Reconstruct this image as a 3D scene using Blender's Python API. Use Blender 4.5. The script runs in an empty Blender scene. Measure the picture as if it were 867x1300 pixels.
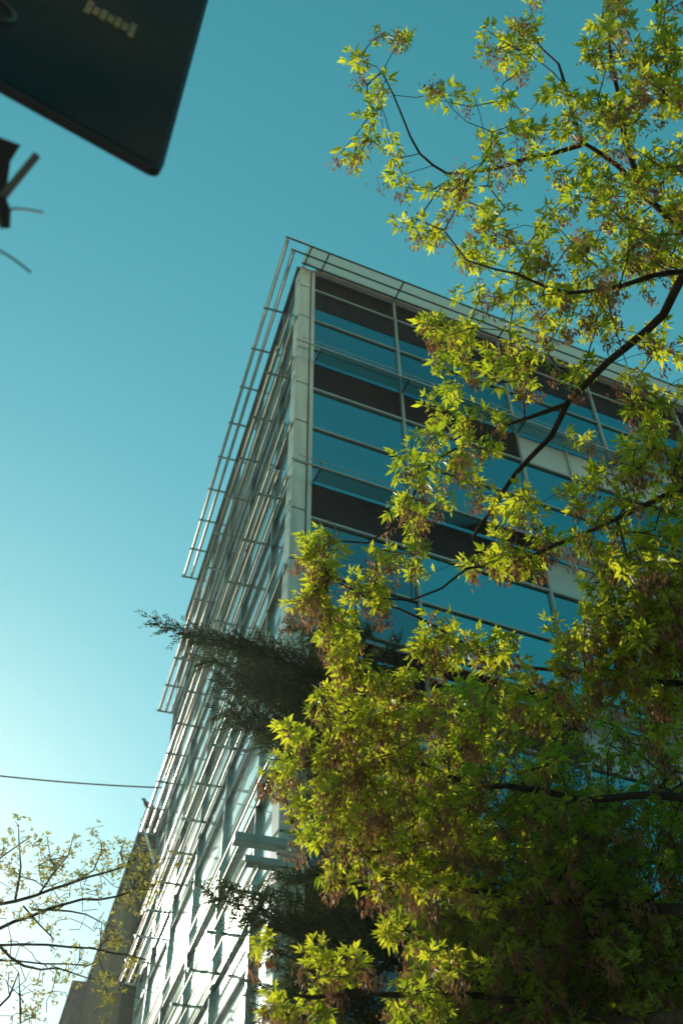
import bpy, math, random
import numpy as np
from mathutils import Matrix, Vector

rng = np.random.default_rng(11)
random.seed(11)
SC = bpy.context.scene
COL = SC.collection

# ------------------------------------------------------------------ camera
F = 1329.0; CX, CY = 433.5, 650.0
CAMZ = 1.6
R = np.array([[0.9998893701813742, 0.01487438732501218, 0.0],
              [0.010998111133109252, -0.7393174706145663, -0.673267197474809],
              [-0.010014437068465774, 0.6731927140468659, -0.7393992702217229]])
# columns of R are the camera axes in the world
CAM = np.array([0, 0, CAMZ])
def ray(x, y):
    v = R @ np.array([x - CX, -(y - CY), -F]); return v / np.linalg.norm(v)
def W(x, y, r): return CAM + ray(x, y) * r

cd = bpy.data.cameras.new('camera'); cam = bpy.data.objects.new('camera', cd); COL.objects.link(cam)
M4 = Matrix.Identity(4)
for i in range(3):
    for j in range(3): M4[i][j] = R[i][j]
M4[2][3] = CAMZ
cam.matrix_world = M4
cd.sensor_fit = 'VERTICAL'; cd.sensor_height = 36.0; cd.lens = 36.0 * F / 1300.0
cd.clip_start = 0.05; cd.clip_end = 3000
cd.dof.use_dof = True; cd.dof.focus_distance = 8.6; cd.dof.aperture_fstop = 2.1
SC.camera = cam

# ------------------------------------------------------------------ directions
def hdir(az): return np.array([math.sin(math.radians(az)), math.cos(math.radians(az)), 0.0])
Z = np.array([0, 0, 1.0])
D = 12.0
C0 = D * hdir(-2.5)                       # foot of the building's corner
UR = hdir(66.06); NR = np.cross(UR, Z)    # street front running right, outward normal
UL = hdir(-18.16); NL = -np.cross(UL, Z)  # side front running away, outward normal
L0 = C0 - 0.36 * UR                       # left edge of the corner column
SUN_AZ, SUN_EL = -28.1, 25.1

# ------------------------------------------------------------------ helpers
class MB:
    def __init__(s): s.v = []; s.f = []; s.n = 0
    def add(s, verts, faces):
        s.v.extend([tuple(map(float, p)) for p in verts]); s.f.extend([tuple(i + s.n for i in f) for f in faces]); s.n = len(s.v)
    def box(s, o, u, n, a, b, c):          # ranges a along u, b along n, c along z
        p = [o + u * a[i] + n * b[j] + Z * c[k] for i in (0, 1) for j in (0, 1) for k in (0, 1)]
        s.add(p, [(0, 1, 3, 2), (4, 6, 7, 5), (0, 4, 5, 1), (2, 3, 7, 6), (0, 2, 6, 4), (1, 5, 7, 3)])
    def tube(s, pts, rad, k=6, cap=True):
        pts = [np.asarray(p, float) for p in pts]
        if np.isscalar(rad): rad = [rad] * len(pts)
        rings = []
        t0 = pts[1] - pts[0]; a = np.cross(t0, Z)
        if np.linalg.norm(a) < 1e-6: a = np.array([1., 0, 0])
        a /= np.linalg.norm(a)
        for i, p in enumerate(pts):
            t = pts[min(i + 1, len(pts) - 1)] - pts[max(i - 1, 0)]
            t = t / (np.linalg.norm(t) + 1e-9)
            a = a - t * a.dot(t); a /= (np.linalg.norm(a) + 1e-9); b = np.cross(t, a)
            rings.append([p + rad[i] * (a * math.cos(2 * math.pi * j / k) + b * math.sin(2 * math.pi * j / k)) for j in range(k)])
        vs = [q for r in rings for q in r]; fs = []
        for i in range(len(pts) - 1):
            for j in range(k):
                fs.append((i * k + j, i * k + (j + 1) % k, (i + 1) * k + (j + 1) % k, (i + 1) * k + j))
        if cap: fs.append(tuple(range(k - 1, -1, -1))); fs.append(tuple((len(pts) - 1) * k + j for j in range(k)))
        s.add(vs, fs)
    def prism(s, poly, z0, z1):
        n = len(poly); vs = [(p[0], p[1], z0) for p in poly] + [(p[0], p[1], z1) for p in poly]
        fs = [tuple(range(n - 1, -1, -1)), tuple(range(n, 2 * n))] + [(i, (i + 1) % n, n + (i + 1) % n, n + i) for i in range(n)]
        s.add(vs, fs)
    def build(s, name, mat, parent=None, smooth=False, bevel=0):
        me = bpy.data.meshes.new(name); me.from_pydata(s.v, [], s.f); me.validate(); me.update()
        o = bpy.data.objects.new(name, me); COL.objects.link(o)
        if mat: me.materials.append(mat)
        if smooth: me.polygons.foreach_set('use_smooth', [True] * len(me.polygons))
        if parent: o.parent = parent
        if bevel:
            m = o.modifiers.new('bevel', 'BEVEL'); m.width = bevel; m.segments = 2; m.limit_method = 'ANGLE'
        return o

def empty(name, loc=(0, 0, 0)):
    # children keep world-space vertices: the inverse parent matrix undoes the empty's own place
    o = bpy.data.objects.new(name, None); COL.objects.link(o); o.location = loc; o.empty_display_size = .2
    return o
def adopt(root):
    inv = Matrix.Translation(root.location).inverted()
    for ch in root.children: ch.matrix_parent_inverse = inv
def tag(o, label=None, cat=None, group=None, kind=None):
    if label: o['label'] = label
    if cat: o['category'] = cat
    if group: o['group'] = group
    if kind: o['kind'] = kind
    return o
def np_mesh(name, verts, tris, mat, parent=None, tint=None):
    me = bpy.data.meshes.new(name)
    nv, nf = len(verts), len(tris)
    me.vertices.add(nv); me.vertices.foreach_set('co', np.asarray(verts, np.float32).ravel())
    me.loops.add(nf * 3); me.loops.foreach_set('vertex_index', np.asarray(tris, np.int32).ravel())
    me.polygons.add(nf); me.polygons.foreach_set('loop_start', np.arange(0, nf * 3, 3, dtype=np.int32))
    me.polygons.foreach_set('loop_total', np.full(nf, 3, np.int32))
    if tint is not None:
        at = me.attributes.new('tint', 'FLOAT', 'POINT'); at.data.foreach_set('value', np.asarray(tint, np.float32))
    me.update(calc_edges=True); me.validate()
    me.materials.append(mat)
    o = bpy.data.objects.new(name, me); COL.objects.link(o)
    if parent: o.parent = parent
    return o

# ------------------------------------------------------------------ materials
def nt(name):
    m = bpy.data.materials.new(name); m.use_nodes = True; t = m.node_tree; t.nodes.clear()
    out = t.nodes.new('ShaderNodeOutputMaterial'); return m, t, out
def N(t, typ, **kw):
    n = t.nodes.new(typ)
    for k, v in kw.items():
        if k in n.inputs: n.inputs[k].default_value = v
        else: setattr(n, k, v)
    return n
def principled(name, col, rough=.5, metal=0, var=.15, scale=6, bump=0, bscale=40, spec=.5, stretch=None, col2=None):
    m, t, out = nt(name)
    p = N(t, 'ShaderNodeBsdfPrincipled'); p.inputs['Roughness'].default_value = rough; p.inputs['Metallic'].default_value = metal
    p.inputs['Specular IOR Level'].default_value = spec
    tc = N(t, 'ShaderNodeTexCoord'); vec = tc.outputs['Object']
    if stretch:
        mp = N(t, 'ShaderNodeMapping'); mp.inputs['Scale'].default_value = stretch; t.links.new(vec, mp.inputs[0]); vec = mp.outputs[0]
    no = N(t, 'ShaderNodeTexNoise'); no.inputs['Scale'].default_value = scale; no.inputs['Detail'].default_value = 6
    t.links.new(vec, no.inputs['Vector'])
    cr = N(t, 'ShaderNodeValToRGB'); t.links.new(no.outputs['Fac'], cr.inputs[0])
    c = np.array(col); d = np.array(col2) if col2 else c * (1 - var)
    cr.color_ramp.elements[0].color = (*d, 1); cr.color_ramp.elements[0].position = .3
    cr.color_ramp.elements[1].color = (*(c * (1 + (0 if col2 else var))), 1); cr.color_ramp.elements[1].position = .7
    t.links.new(cr.outputs[0], p.inputs['Base Color'])
    rr = N(t, 'ShaderNodeMath', operation='MULTIPLY_ADD'); t.links.new(no.outputs['Fac'], rr.inputs[0]); rr.inputs[1].default_value = .2; rr.inputs[2].default_value = max(0, rough - .1)
    t.links.new(rr.outputs[0], p.inputs['Roughness'])
    if bump:
        n2 = N(t, 'ShaderNodeTexNoise'); n2.inputs['Scale'].default_value = bscale; n2.inputs['Detail'].default_value = 8; t.links.new(vec, n2.inputs['Vector'])
        b = N(t, 'ShaderNodeBump'); b.inputs['Strength'].default_value = bump; b.inputs['Distance'].default_value = .02
        t.links.new(n2.outputs['Fac'], b.inputs['Height']); t.links.new(b.outputs[0], p.inputs['Normal'])
    t.links.new(p.outputs[0], out.inputs[0]); return m

def facade_glass(name, base, tint, refl, rough=.015, glare=0.0, glare_rough=.25, wave=.02, clear=0.0, pink_reflection=None, vary=1.7):
    """coated glazing: dark room behind with patchy reflections in its colour, a mirror coat, optional rough lobe for sun glare"""
    m, t, out = nt(name)
    tc = N(t, 'ShaderNodeTexCoord')
    no = N(t, 'ShaderNodeTexNoise'); no.inputs['Scale'].default_value = .8; no.inputs['Detail'].default_value = 2; t.links.new(tc.outputs['Object'], no.inputs['Vector'])
    b = N(t, 'ShaderNodeBump'); b.inputs['Strength'].default_value = wave; b.inputs['Distance'].default_value = .3; t.links.new(no.outputs['Fac'], b.inputs['Height'])
    n2 = N(t, 'ShaderNodeTexNoise'); n2.inputs['Scale'].default_value = .55; n2.inputs['Detail'].default_value = 3; t.links.new(tc.outputs['Object'], n2.inputs['Vector'])
    cr = N(t, 'ShaderNodeValToRGB'); t.links.new(n2.outputs['Fac'], cr.inputs[0])
    cr.color_ramp.elements[0].color = (*[x * .6 for x in base], 1); cr.color_ramp.elements[1].color = (*[x * vary for x in base], 1)
    cr.color_ramp.elements[0].position = .35; cr.color_ramp.elements[1].position = .62
    if pink_reflection:
        e = cr.color_ramp.elements.new(.68); e.color = (*pink_reflection, 1)
    oi = N(t, 'ShaderNodeObjectInfo'); mr = N(t, 'ShaderNodeMapRange'); t.links.new(oi.outputs['Random'], mr.inputs[0]); mr.inputs[3].default_value = .62; mr.inputs[4].default_value = 1.3
    tm = N(t, 'ShaderNodeMix', data_type='RGBA', blend_type='MULTIPLY'); tm.inputs[0].default_value = 1; tm.inputs[6].default_value = (*tint, 1); t.links.new(mr.outputs[0], tm.inputs[7])
    df = N(t, 'ShaderNodeBsdfDiffuse'); t.links.new(cr.outputs[0], df.inputs[0])
    gl = N(t, 'ShaderNodeBsdfGlossy'); t.links.new(tm.outputs[2], gl.inputs['Color']); gl.inputs['Roughness'].default_value = rough; t.links.new(b.outputs[0], gl.inputs['Normal'])
    fr = N(t, 'ShaderNodeFresnel'); fr.inputs['IOR'].default_value = 1.5
    ma = N(t, 'ShaderNodeMath', operation='MULTIPLY_ADD'); t.links.new(fr.outputs[0], ma.inputs[0]); ma.inputs[1].default_value = 1 - refl; ma.inputs[2].default_value = refl; ma.use_clamp = True
    under = df.outputs[0]
    if clear:
        tr = N(t, 'ShaderNodeBsdfTransparent'); tr.inputs[0].default_value = (.75, .92, .9, 1)
        mc = N(t, 'ShaderNodeMixShader'); mc.inputs[0].default_value = clear; t.links.new(df.outputs[0], mc.inputs[1]); t.links.new(tr.outputs[0], mc.inputs[2]); under = mc.outputs[0]
    mx = N(t, 'ShaderNodeMixShader'); t.links.new(ma.outputs[0], mx.inputs[0]); t.links.new(under, mx.inputs[1]); t.links.new(gl.outputs[0], mx.inputs[2])
    last = mx.outputs[0]
    if glare:
        g2 = N(t, 'ShaderNodeBsdfGlossy'); g2.inputs['Color'].default_value = (.9, .9, .85, 1); g2.inputs['Roughness'].default_value = glare_rough  # wide rough gloss added to spread the sun's glare
        m2 = N(t, 'ShaderNodeMixShader'); m2.inputs[0].default_value = glare; t.links.new(last, m2.inputs[1]); t.links.new(g2.outputs[0], m2.inputs[2]); last = m2.outputs[0]
    t.links.new(last, out.inputs[0]); return m

def leafy(name, c_lo, c_hi, t_lo, t_hi, trans=.5, gloss=.04):
    m, t, out = nt(name)
    at = N(t, 'ShaderNodeAttribute', attribute_name='tint')
    def ramp(a, b):
        r = N(t, 'ShaderNodeValToRGB'); t.links.new(at.outputs['Fac'], r.inputs[0])
        r.color_ramp.elements[0].color = (*a, 1); r.color_ramp.elements[1].color = (*b, 1); return r.outputs[0]
    df = N(t, 'ShaderNodeBsdfDiffuse'); t.links.new(ramp(c_lo, c_hi), df.inputs[0])
    tl = N(t, 'ShaderNodeBsdfTranslucent'); t.links.new(ramp(t_lo, t_hi), tl.inputs[0])
    mx = N(t, 'ShaderNodeMixShader'); mx.inputs[0].default_value = trans; t.links.new(df.outputs[0], mx.inputs[1]); t.links.new(tl.outputs[0], mx.inputs[2])
    gl = N(t, 'ShaderNodeBsdfGlossy'); gl.inputs['Roughness'].default_value = .4
    m2 = N(t, 'ShaderNodeMixShader'); m2.inputs[0].default_value = gloss; t.links.new(mx.outputs[0], m2.inputs[1]); t.links.new(gl.outputs[0], m2.inputs[2])
    t.links.new(m2.outputs[0], out.inputs[0]); return m

MAT = {}
MAT['glass_front'] = facade_glass('glass_front', (.002, .012, .016), (.14, .36, .385), .10, wave=.05, pink_reflection=(.10, .030, .034), vary=5.0)  # uneven and pinkish reflections are put into the base colour
MAT['glass_side'] = facade_glass('glass_side', (.06, .11, .10), (.92, 1, .96), .42, rough=.03, glare=.30, glare_rough=.24)
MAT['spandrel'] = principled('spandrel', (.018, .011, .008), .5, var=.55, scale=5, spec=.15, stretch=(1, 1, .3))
MAT['spandrel_reflection'] = principled('spandrel_reflection', (.33, .42, .38), .4, var=.25, scale=.7)  # pale tone stands for light mirrored in these panels
def frosted(name, col, trans, clear):
    m, t, out = nt(name)
    df = N(t, 'ShaderNodeBsdfDiffuse'); df.inputs[0].default_value = (*col, 1); tl = N(t, 'ShaderNodeBsdfTranslucent'); tl.inputs[0].default_value = (*trans, 1)
    tr = N(t, 'ShaderNodeBsdfTransparent'); tr.inputs[0].default_value = (.8, .95, .93, 1)
    a = N(t, 'ShaderNodeMixShader'); a.inputs[0].default_value = .6; t.links.new(df.outputs[0], a.inputs[1]); t.links.new(tl.outputs[0], a.inputs[2])
    b = N(t, 'ShaderNodeMixShader'); b.inputs[0].default_value = clear; t.links.new(a.outputs[0], b.inputs[1]); t.links.new(tr.outputs[0], b.inputs[2])
    gl = N(t, 'ShaderNodeBsdfGlossy'); gl.inputs['Roughness'].default_value = .08; fr = N(t, 'ShaderNodeFresnel'); fr.inputs[0].default_value = 1.45
    c = N(t, 'ShaderNodeMixShader'); t.links.new(fr.outputs[0], c.inputs[0]); t.links.new(b.outputs[0], c.inputs[1]); t.links.new(gl.outputs[0], c.inputs[2])
    t.links.new(c.outputs[0], out.inputs[0]); return m
MAT['shelf_glass'] = frosted('shelf_glass', (.08, .22, .22), (.12, .36, .36), .5)
MAT['canopy_glass'] = frosted('canopy_glass', (.40, .48, .42), (.55, .62, .54), .25)
MAT['alu'] = principled('alu', (.30, .35, .31), .38, metal=.15, var=.12, scale=3)
MAT['alu_dark'] = principled('alu_dark', (.035, .05, .047), .4, var=.3, scale=4)
MAT['alu_mid'] = principled('alu_mid', (.26, .33, .30), .30, metal=.8, var=.25, scale=4)
MAT['stub'] = principled('stub', (.26, .34, .30), .5, var=.2, scale=3)
MAT['alu_light'] = principled('alu_light', (.62, .64, .58), .3, metal=.1, var=.06)
MAT['column'] = principled('column', (.44, .48, .40), .55, var=.2, scale=5, bump=.04, stretch=(1, 1, .12))
MAT['blade'] = principled('blade', (.36, .36, .26), .38, metal=.5, var=.35, scale=2)
_m = MAT['blade']; _t = _m.node_tree; _o = [n for n in _t.nodes if n.type == 'OUTPUT_MATERIAL'][0]; _p = [n for n in _t.nodes if n.type == 'BSDF_PRINCIPLED'][0]
_tr = N(_t, 'ShaderNodeBsdfTransparent'); _tr.inputs[0].default_value = (.86, .97, .93, 1); _mx = N(_t, 'ShaderNodeMixShader'); _mx.inputs[0].default_value = .30   # frosted glass tubes
_t.links.new(_p.outputs[0], _mx.inputs[1]); _t.links.new(_tr.outputs[0], _mx.inputs[2]); _t.links.new(_mx.outputs[0], _o.inputs[0])
MAT['core'] = principled('core', (.06, .08, .08), .7)
MAT['concrete'] = principled('concrete', (.3, .3, .28), .85, var=.2, scale=2, bump=.2)
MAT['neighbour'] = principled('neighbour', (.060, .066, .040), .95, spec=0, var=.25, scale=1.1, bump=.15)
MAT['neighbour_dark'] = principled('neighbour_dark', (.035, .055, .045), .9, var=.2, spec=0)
MAT['terrace'] = principled('terrace', (.17, .12, .085), .9, var=.2, scale=.6, bump=.1)
MAT['bark'] = principled('bark', (.045, .036, .026), .9, var=.45, scale=14, bump=.7, bscale=30, spec=.2, stretch=(1, 1, .35))
MAT['bark_young'] = principled('bark_young', (.06, .052, .036), .85, var=.3, scale=20, spec=.2)
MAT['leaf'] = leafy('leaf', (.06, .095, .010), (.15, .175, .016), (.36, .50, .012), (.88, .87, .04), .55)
MAT['seed'] = leafy('seed', (.13, .062, .030), (.28, .15, .075), (.22, .095, .038), (.46, .24, .10), .4)
MAT['needle'] = leafy('needle', (.022, .038, .014), (.05, .07, .024), (.03, .06, .010), (.09, .12, .02), .3)
MAT['bud'] = leafy('bud', (.17, .16, .04), (.27, .19, .055), (.40, .42, .06), (.56, .46, .10), .5)
MAT['sign_face'] = principled('sign_face', (.060, .056, .038), .6, scale=1.6, spec=.1, col2=(.010, .020, .022))
MAT['sign_frame'] = principled('sign_frame', (.008, .008, .008), .45)
MAT['gold'] = principled('gold', (.34, .23, .05), .5, var=.3, scale=20)
MAT['ring'] = principled('ring', (.06, .07, .065), .5)
MAT['black'] = principled('black', (.012, .012, .012), .5)
MAT['pale_tube'] = principled('pale_tube', (.12, .14, .12), .5)
MAT['bird'] = principled('bird', (.03, .035, .035), .8)
MAT['asphalt'] = principled('asphalt', (.05, .05, .05), .9, var=.25, scale=3, bump=.4, bscale=120)
MAT['paving'] = principled('paving', (.24, .23, .21), .85, var=.2, scale=4, bump=.2)
MAT['kerb'] = principled('kerb', (.33, .32, .30), .8, var=.15)
MAT['soil'] = principled('soil', (.10, .09, .06), .95, var=.3, scale=.3)
MAT['paint'] = principled('paint', (.75, .75, .72), .7, var=.08, scale=8)

# ------------------------------------------------------------------ ground, street
def flat(name, poly, z, mat):
    mb = MB(); mb.add([(p[0], p[1], z) for p in poly], [tuple(range(len(poly)))]); o = mb.build(name, mat); tag(o, kind='structure'); return o
flat('ground', [(-900, -900), (900, -900), (900, 900), (-900, 900)], 0, MAT['soil'])
def quad(o, u, n, a, b): return [o + u * a[0] + n * b[0], o + u * a[1] + n * b[0], o + u * a[1] + n * b[1], o + u * a[0] + n * b[1]]
flat('road', quad(C0, UR, NR, (-90, 90), (14.5, 22)), .004, MAT['asphalt'])
mb = MB()
for k in range(-14, 15): 
    a = k * 6; q = quad(C0, UR, NR, (a, a + 3), (18.2, 18.35)); mb.add([(p[0], p[1], .008) for p in q], [(0, 1, 2, 3)])
tag(mb.build('road_marking', MAT['paint']), kind='structure')
mb = MB(); mb.box(C0, UR, NR, (-90, 90), (-40, 14.35), (-.2, .12)); tag(mb.build('pavement', MAT['paving']), kind='structure')
mb = MB(); mb.box(C0, UR, NR, (-90, 90), (14.352, 14.5), (-.2, .13)); tag(mb.build('kerb', MAT['kerb']), kind='structure')
mb = MB(); mb.box(C0, UR, NR, (-90, 90), (22, 60), (-.2, .12)); tag(mb.build('opposite_pavement', MAT['paving']), kind='structure')
GZ = .12

# ------------------------------------------------------------------ office building
H0, FL = 22.08, 3.72
ROOF = 22.90
bld = empty('office_building')
tag(bld, 'glass office block with a pale corner column and slatted sunshades on its side', 'building')
END_R, END_L = 14.75, 12.25
core = [C0 + UR * .0 - NR * .06, C0 + UR * END_R - NR * .06, C0 + UR * END_R + UL * 12.2, L0 + UL * END_L - NL * .06, L0 - NL * .06 + UL * .02]
mb = MB(); mb.prism(core, GZ, ROOF - .05); mb.build('wall', MAT['core'], bld)
mb = MB(); mb.prism([p for p in core], ROOF - .048, ROOF + .1); mb.build('roof', MAT['concrete'], bld)

# corner column: clad in panels with open joints, beside it a slim post
mb = MB(); z = GZ; i = 0
while z < ROOF:
    z1 = min(z + 1.22, ROOF)
    mb.box(C0, UR, NR, (-.36, -.10), (-.30, .02), (z + .008, z1 - .008)); z = z1
col = mb.build('corner_column', MAT['column'], bld, bevel=.03)
mb = MB(); mb.box(C0, UR, NR, (-.348, -.112), (-.29, .008), (GZ, ROOF - .01)); mb.build('joint_backing', MAT['alu_dark'], col)
mb = MB(); mb.box(C0, UR, NR, (-.075, -.0), (-.12, .03), (GZ, ROOF)); mb.build('corner_post', MAT['column'], bld, bevel=.008)

BAYS = [0.0, 1.965, 4.69, 7.1, 9.72, 12.2, END_R]
for k in range(6):
    Hk = H0 - FL * k
    top = ROOF - .08 if k == 0 else Hk + .91
    bot = Hk - 2.81
    for b in range(len(BAYS) - 1):
        a0, a1 = BAYS[b], BAYS[b + 1]
        mb = MB(); mb.box(C0, UR, NR, (a0 + .02, a1 - .02), (-.05, -.03), (max(bot, GZ) + .02, Hk - .02))
        win = mb.build('window', MAT['glass_front'], bld)
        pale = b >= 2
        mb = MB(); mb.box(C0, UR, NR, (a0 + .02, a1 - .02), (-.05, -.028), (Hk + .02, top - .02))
        sp = mb.build('spandrel_panel', MAT['spandrel_reflection'] if pale and k > 0 else MAT['spandrel'], win)
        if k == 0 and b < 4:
            mb = MB(); mb.box(C0, UR, NR, (a0 + .03, a1 - .03), (-.027, -.022), (Hk - .70, Hk - .02)); mb.build('dark_band', MAT['spandrel'], win)  # dark brown strip across the upper part of the panes
        mb = MB()
        mb.box(C0, UR, NR, (a1 - .024, a1 + .024), (-.03, .035), (max(bot, GZ), top))
        for zz, hw, pr in ((Hk, .024, .02), (Hk - 1.22, .018, .012), (Hk - 2.3, .012, .006)):
            if zz > GZ: mb.box(C0, UR, NR, (a0 + (.03 if b else .0), a1 - .032), (-.026, pr), (zz - hw, zz + hw))
        if pale and b in (2,) and k in (1, 2, 3, 4):
            mb.box(C0, UR, NR, (5.88, 5.92), (-.026, .03), (Hk + .036, top))
            mb.box(C0, UR, NR, (5.88, 5.92), (-.026, .03), (Hk - 1.18, Hk - .036))
        mb.build('frame', MAT['alu'], win)

# sunshade shelves over the street front
for k in range(6):
    h = H0 - FL * k - 2.81
    if h < 3: continue
    mb = MB(); mb.box(C0, UR, NR, (.0, END_R), (.05, .37), (h, h + .02)); sh = mb.build('glass_shelf', MAT['shelf_glass'], bld)
    mb = MB(); mb.tube([C0 - UR * .52 + NR * .385 + Z * (h + .0), C0 + UR * END_R + NR * .385 + Z * (h + .0)], .017, 8)
    mb.tube([C0 - UR * .40 + NR * .40 + Z * (h + .13), C0 + UR * END_R + NR * .40 + Z * (h + .13)], .008, 6)
    mb.build('rail', MAT['alu'], sh)
    for s in [.02] + BAYS[1:]:
        mb = MB(); mb.box(C0 + UR * s, UR, NR, (-.012, .012), (.048, .36), (h - .04, h - .002))
        mb.box(C0 + UR * s, UR, NR, (-.01, .01), (.372, .398), (h - .01, h + .13)); mb.build('shelf_arm', MAT['alu_dark'], sh)

# roof canopy over the street front
h = 22.90
mb = MB(); mb.box(C0, UR, NR, (-.36, END_R + .4), (.06, .54), (h + .01, h + .03)); rc = mb.build('roof_canopy', MAT['canopy_glass'], bld)
mb = MB()
for n_, r_ in ((.56, .022), (.32, .02), (.10, .018)):
    mb.tube([C0 - UR * (.92 if n_ > .5 else .7 if n_ > .3 else .36) + NR * n_ + Z * (h - .01), C0 + UR * (END_R + .4) + NR * n_ + Z * (h - .01)], r_, 8)
mb.build('rail', MAT['alu_dark'], rc)
for s in [-.30, .12] + BAYS[1:]:
    mb = MB(); mb.box(C0 + UR * s, UR, NR, (-.016, .016), (.05, .56), (h - .055, h - .032)); mb.build('canopy_arm', MAT['alu_dark'], rc)
mb = MB(); mb.box(C0, UR, NR, (.0, END_R), (-.02, .075), (ROOF - .075, ROOF + .0)); mb.build('fascia', MAT['alu_light'], rc)
mb = MB(); mb.tube([C0 - UR * .93 + NR * .56 + Z * (h + .02), C0 - UR * .32 + NR * .56 + Z * (h + .02)], .018, 8)
mb.tube([C0 - UR * .71 + NR * .32 + Z * (h + .02), C0 - UR * .32 + NR * .32 + Z * (h + .02)], .018, 8); mb.build('sunlit_rail_end', MAT['alu_light'], rc)  # pale tips: their sunlit white is put into the metal's colour

# side front: windows and slatted sunshades
LB = [0.0, 1.2, 3.55, 5.9, 8.25, 10.6, END_L]
for k in range(6):
    Hk = H0 - FL * k; top = ROOF - .08 if k == 0 else Hk + .91; bot = Hk - 2.81
    for b in range(len(LB) - 1):
        a0, a1 = LB[b], LB[b + 1]
        mb = MB(); mb.box(L0, UL, NL, (a0 + .02, a1 - .02), (-.05, -.03), (max(bot, GZ) + .02, top - .02))
        win = mb.build('window', MAT['glass_side'], bld)
        mb = MB(); mb.box(L0, UL, NL, (a1 - .026, a1 + .026), (-.03, .04), (max(bot, GZ), top))
        for zz in (Hk + .3, Hk - 1.22, bot + .06):
            if zz > GZ: mb.box(L0, UL, NL, (a0 + .04, a1 - .037), (-.028, .02), (zz - .02, zz + .02))
        mb.build('frame', MAT['alu_mid'], win)

RS = 1.17
def side_shade(h, s_end, name, blades, wd=.056, arms=True):
    mb = MB()
    for n_, st in blades: mb.tube([L0 + UL * st + NL * n_ + Z * h, L0 + UL * s_end + NL * n_ + Z * h], wd / 2, 10)
    sh = mb.build(name, MAT['blade'], bld)
    sh.data.polygons.foreach_set('use_smooth', [len(p.vertices) == 4 for p in sh.data.polygons])
    mb = MB()
    for n_, st in blades: mb.box(L0, UL, NL, (st + .02, s_end - .02), (n_ - wd / 2 - .019, n_ - wd / 2 - .002), (h - .03, h + .01))
    mb.build('edge_strip', MAT['alu_dark'], sh)
    reach = max(n_ for n_, st in blades) + .06; s = s_end - .02
    while s > .1 and arms:
        mb = MB(); mb.box(L0 + UL * s, UL, NL, (-.022, .022), (.0, reach), (h - wd / 2 - .03, h - wd / 2 + .003)); mb.build('bracket', MAT['alu_mid'], sh); s -= RS
side_shade(22.9, 10.64, 'slatted_canopy', ((.46, -.57), (.26, -.36)), .06)
mb = MB(); mb.box(L0, UL, NL, (.0, END_L), (-.03, .07), (22.78, 22.86)); mb.build('coping', MAT['alu_dark'], bld)
for k in range(6):
    h = H0 - FL * k - 2.81
    if h < 3: continue
    side_shade(h, END_L, 'slatted_sunshade', ((.44, -.1), (.27, -.05), (.10, .0)))
    for dz, a_ in ((1.6, .16),):
        side_shade(h + dz, END_L, 'side_louvre', ((a_ + .02, .05), (.05, .05)), .04, False)
side_shade(2.9, END_L, 'slatted_sunshade', ((.44, -.1), (.27, -.05), (.10, .0)))

# two stub beams standing out of the column, low down
for y_, ln_, hh_ in ((1072, .56, .12), (1098, .42, .09)):
    r_ = ray(372, y_); d_ = np.hypot(*L0[:2]); z_ = CAMZ + r_[2] / np.hypot(r_[0], r_[1]) * d_
    mb = MB(); mb.box(L0, UL, NL, (-.06, .10), (-.1, ln_), (z_ - hh_ / 2, z_ + hh_ / 2)); mb.build('stub_beam', MAT['stub'], bld, bevel=.01)

# ------------------------------------------------------------------ neighbour
def onplane(x, y, o, u, n):
    r = ray(x, y); t = (o - CAM).dot(n) / r.dot(n); P = CAM + r * t; return (P - o).dot(u), P[2], P
oN = C0 + NL * .64
s0, hN, _ = onplane(188, 1029, oN, UL, NL)
print('neighbour', s0, hN)
nb = empty('neighbouring_building'); tag(nb, 'plain brown rendered block with a flat roof behind the slatted glass facade', 'building')
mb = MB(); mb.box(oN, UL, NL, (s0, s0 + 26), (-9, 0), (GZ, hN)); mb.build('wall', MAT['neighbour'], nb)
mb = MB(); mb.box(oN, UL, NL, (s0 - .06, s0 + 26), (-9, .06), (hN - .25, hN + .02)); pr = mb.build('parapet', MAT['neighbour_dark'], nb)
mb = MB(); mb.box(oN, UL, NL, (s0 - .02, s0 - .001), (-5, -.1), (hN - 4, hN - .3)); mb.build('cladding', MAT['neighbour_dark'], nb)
_, _, p0 = onplane(180, 1040, oN + NL * .1, UL, NL); _, _, p1 = onplane(197, 1100, oN + NL * .1, UL, NL)
mb = MB(); mb.tube([p0, p1], .03, 6); mb.build('flue_pipe', MAT['alu_light'], nb)
lw = empty('side_building'); tag(lw, 'narrow dark annexe against the far left side of the brown block', 'building')
s2, _, _ = onplane(113, 1240, oN, UL, NL); r_ = ray(96, 1246); P_ = CAM + r_ * ((oN + UL * s2 - CAM).dot(UL) / r_.dot(UL)); p2, h2 = (P_ - oN).dot(NL), P_[2]; print('low', s0, s2, p2, h2)
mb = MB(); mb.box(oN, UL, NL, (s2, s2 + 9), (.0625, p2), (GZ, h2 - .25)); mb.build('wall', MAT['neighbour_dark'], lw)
mb = MB(); mb.box(oN, UL, NL, (s2 - .08, s2 + 9.1), (.064, p2 + .1), (h2 - .248, h2)); mb.build('parapet', MAT['neighbour_dark'], lw)

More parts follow.
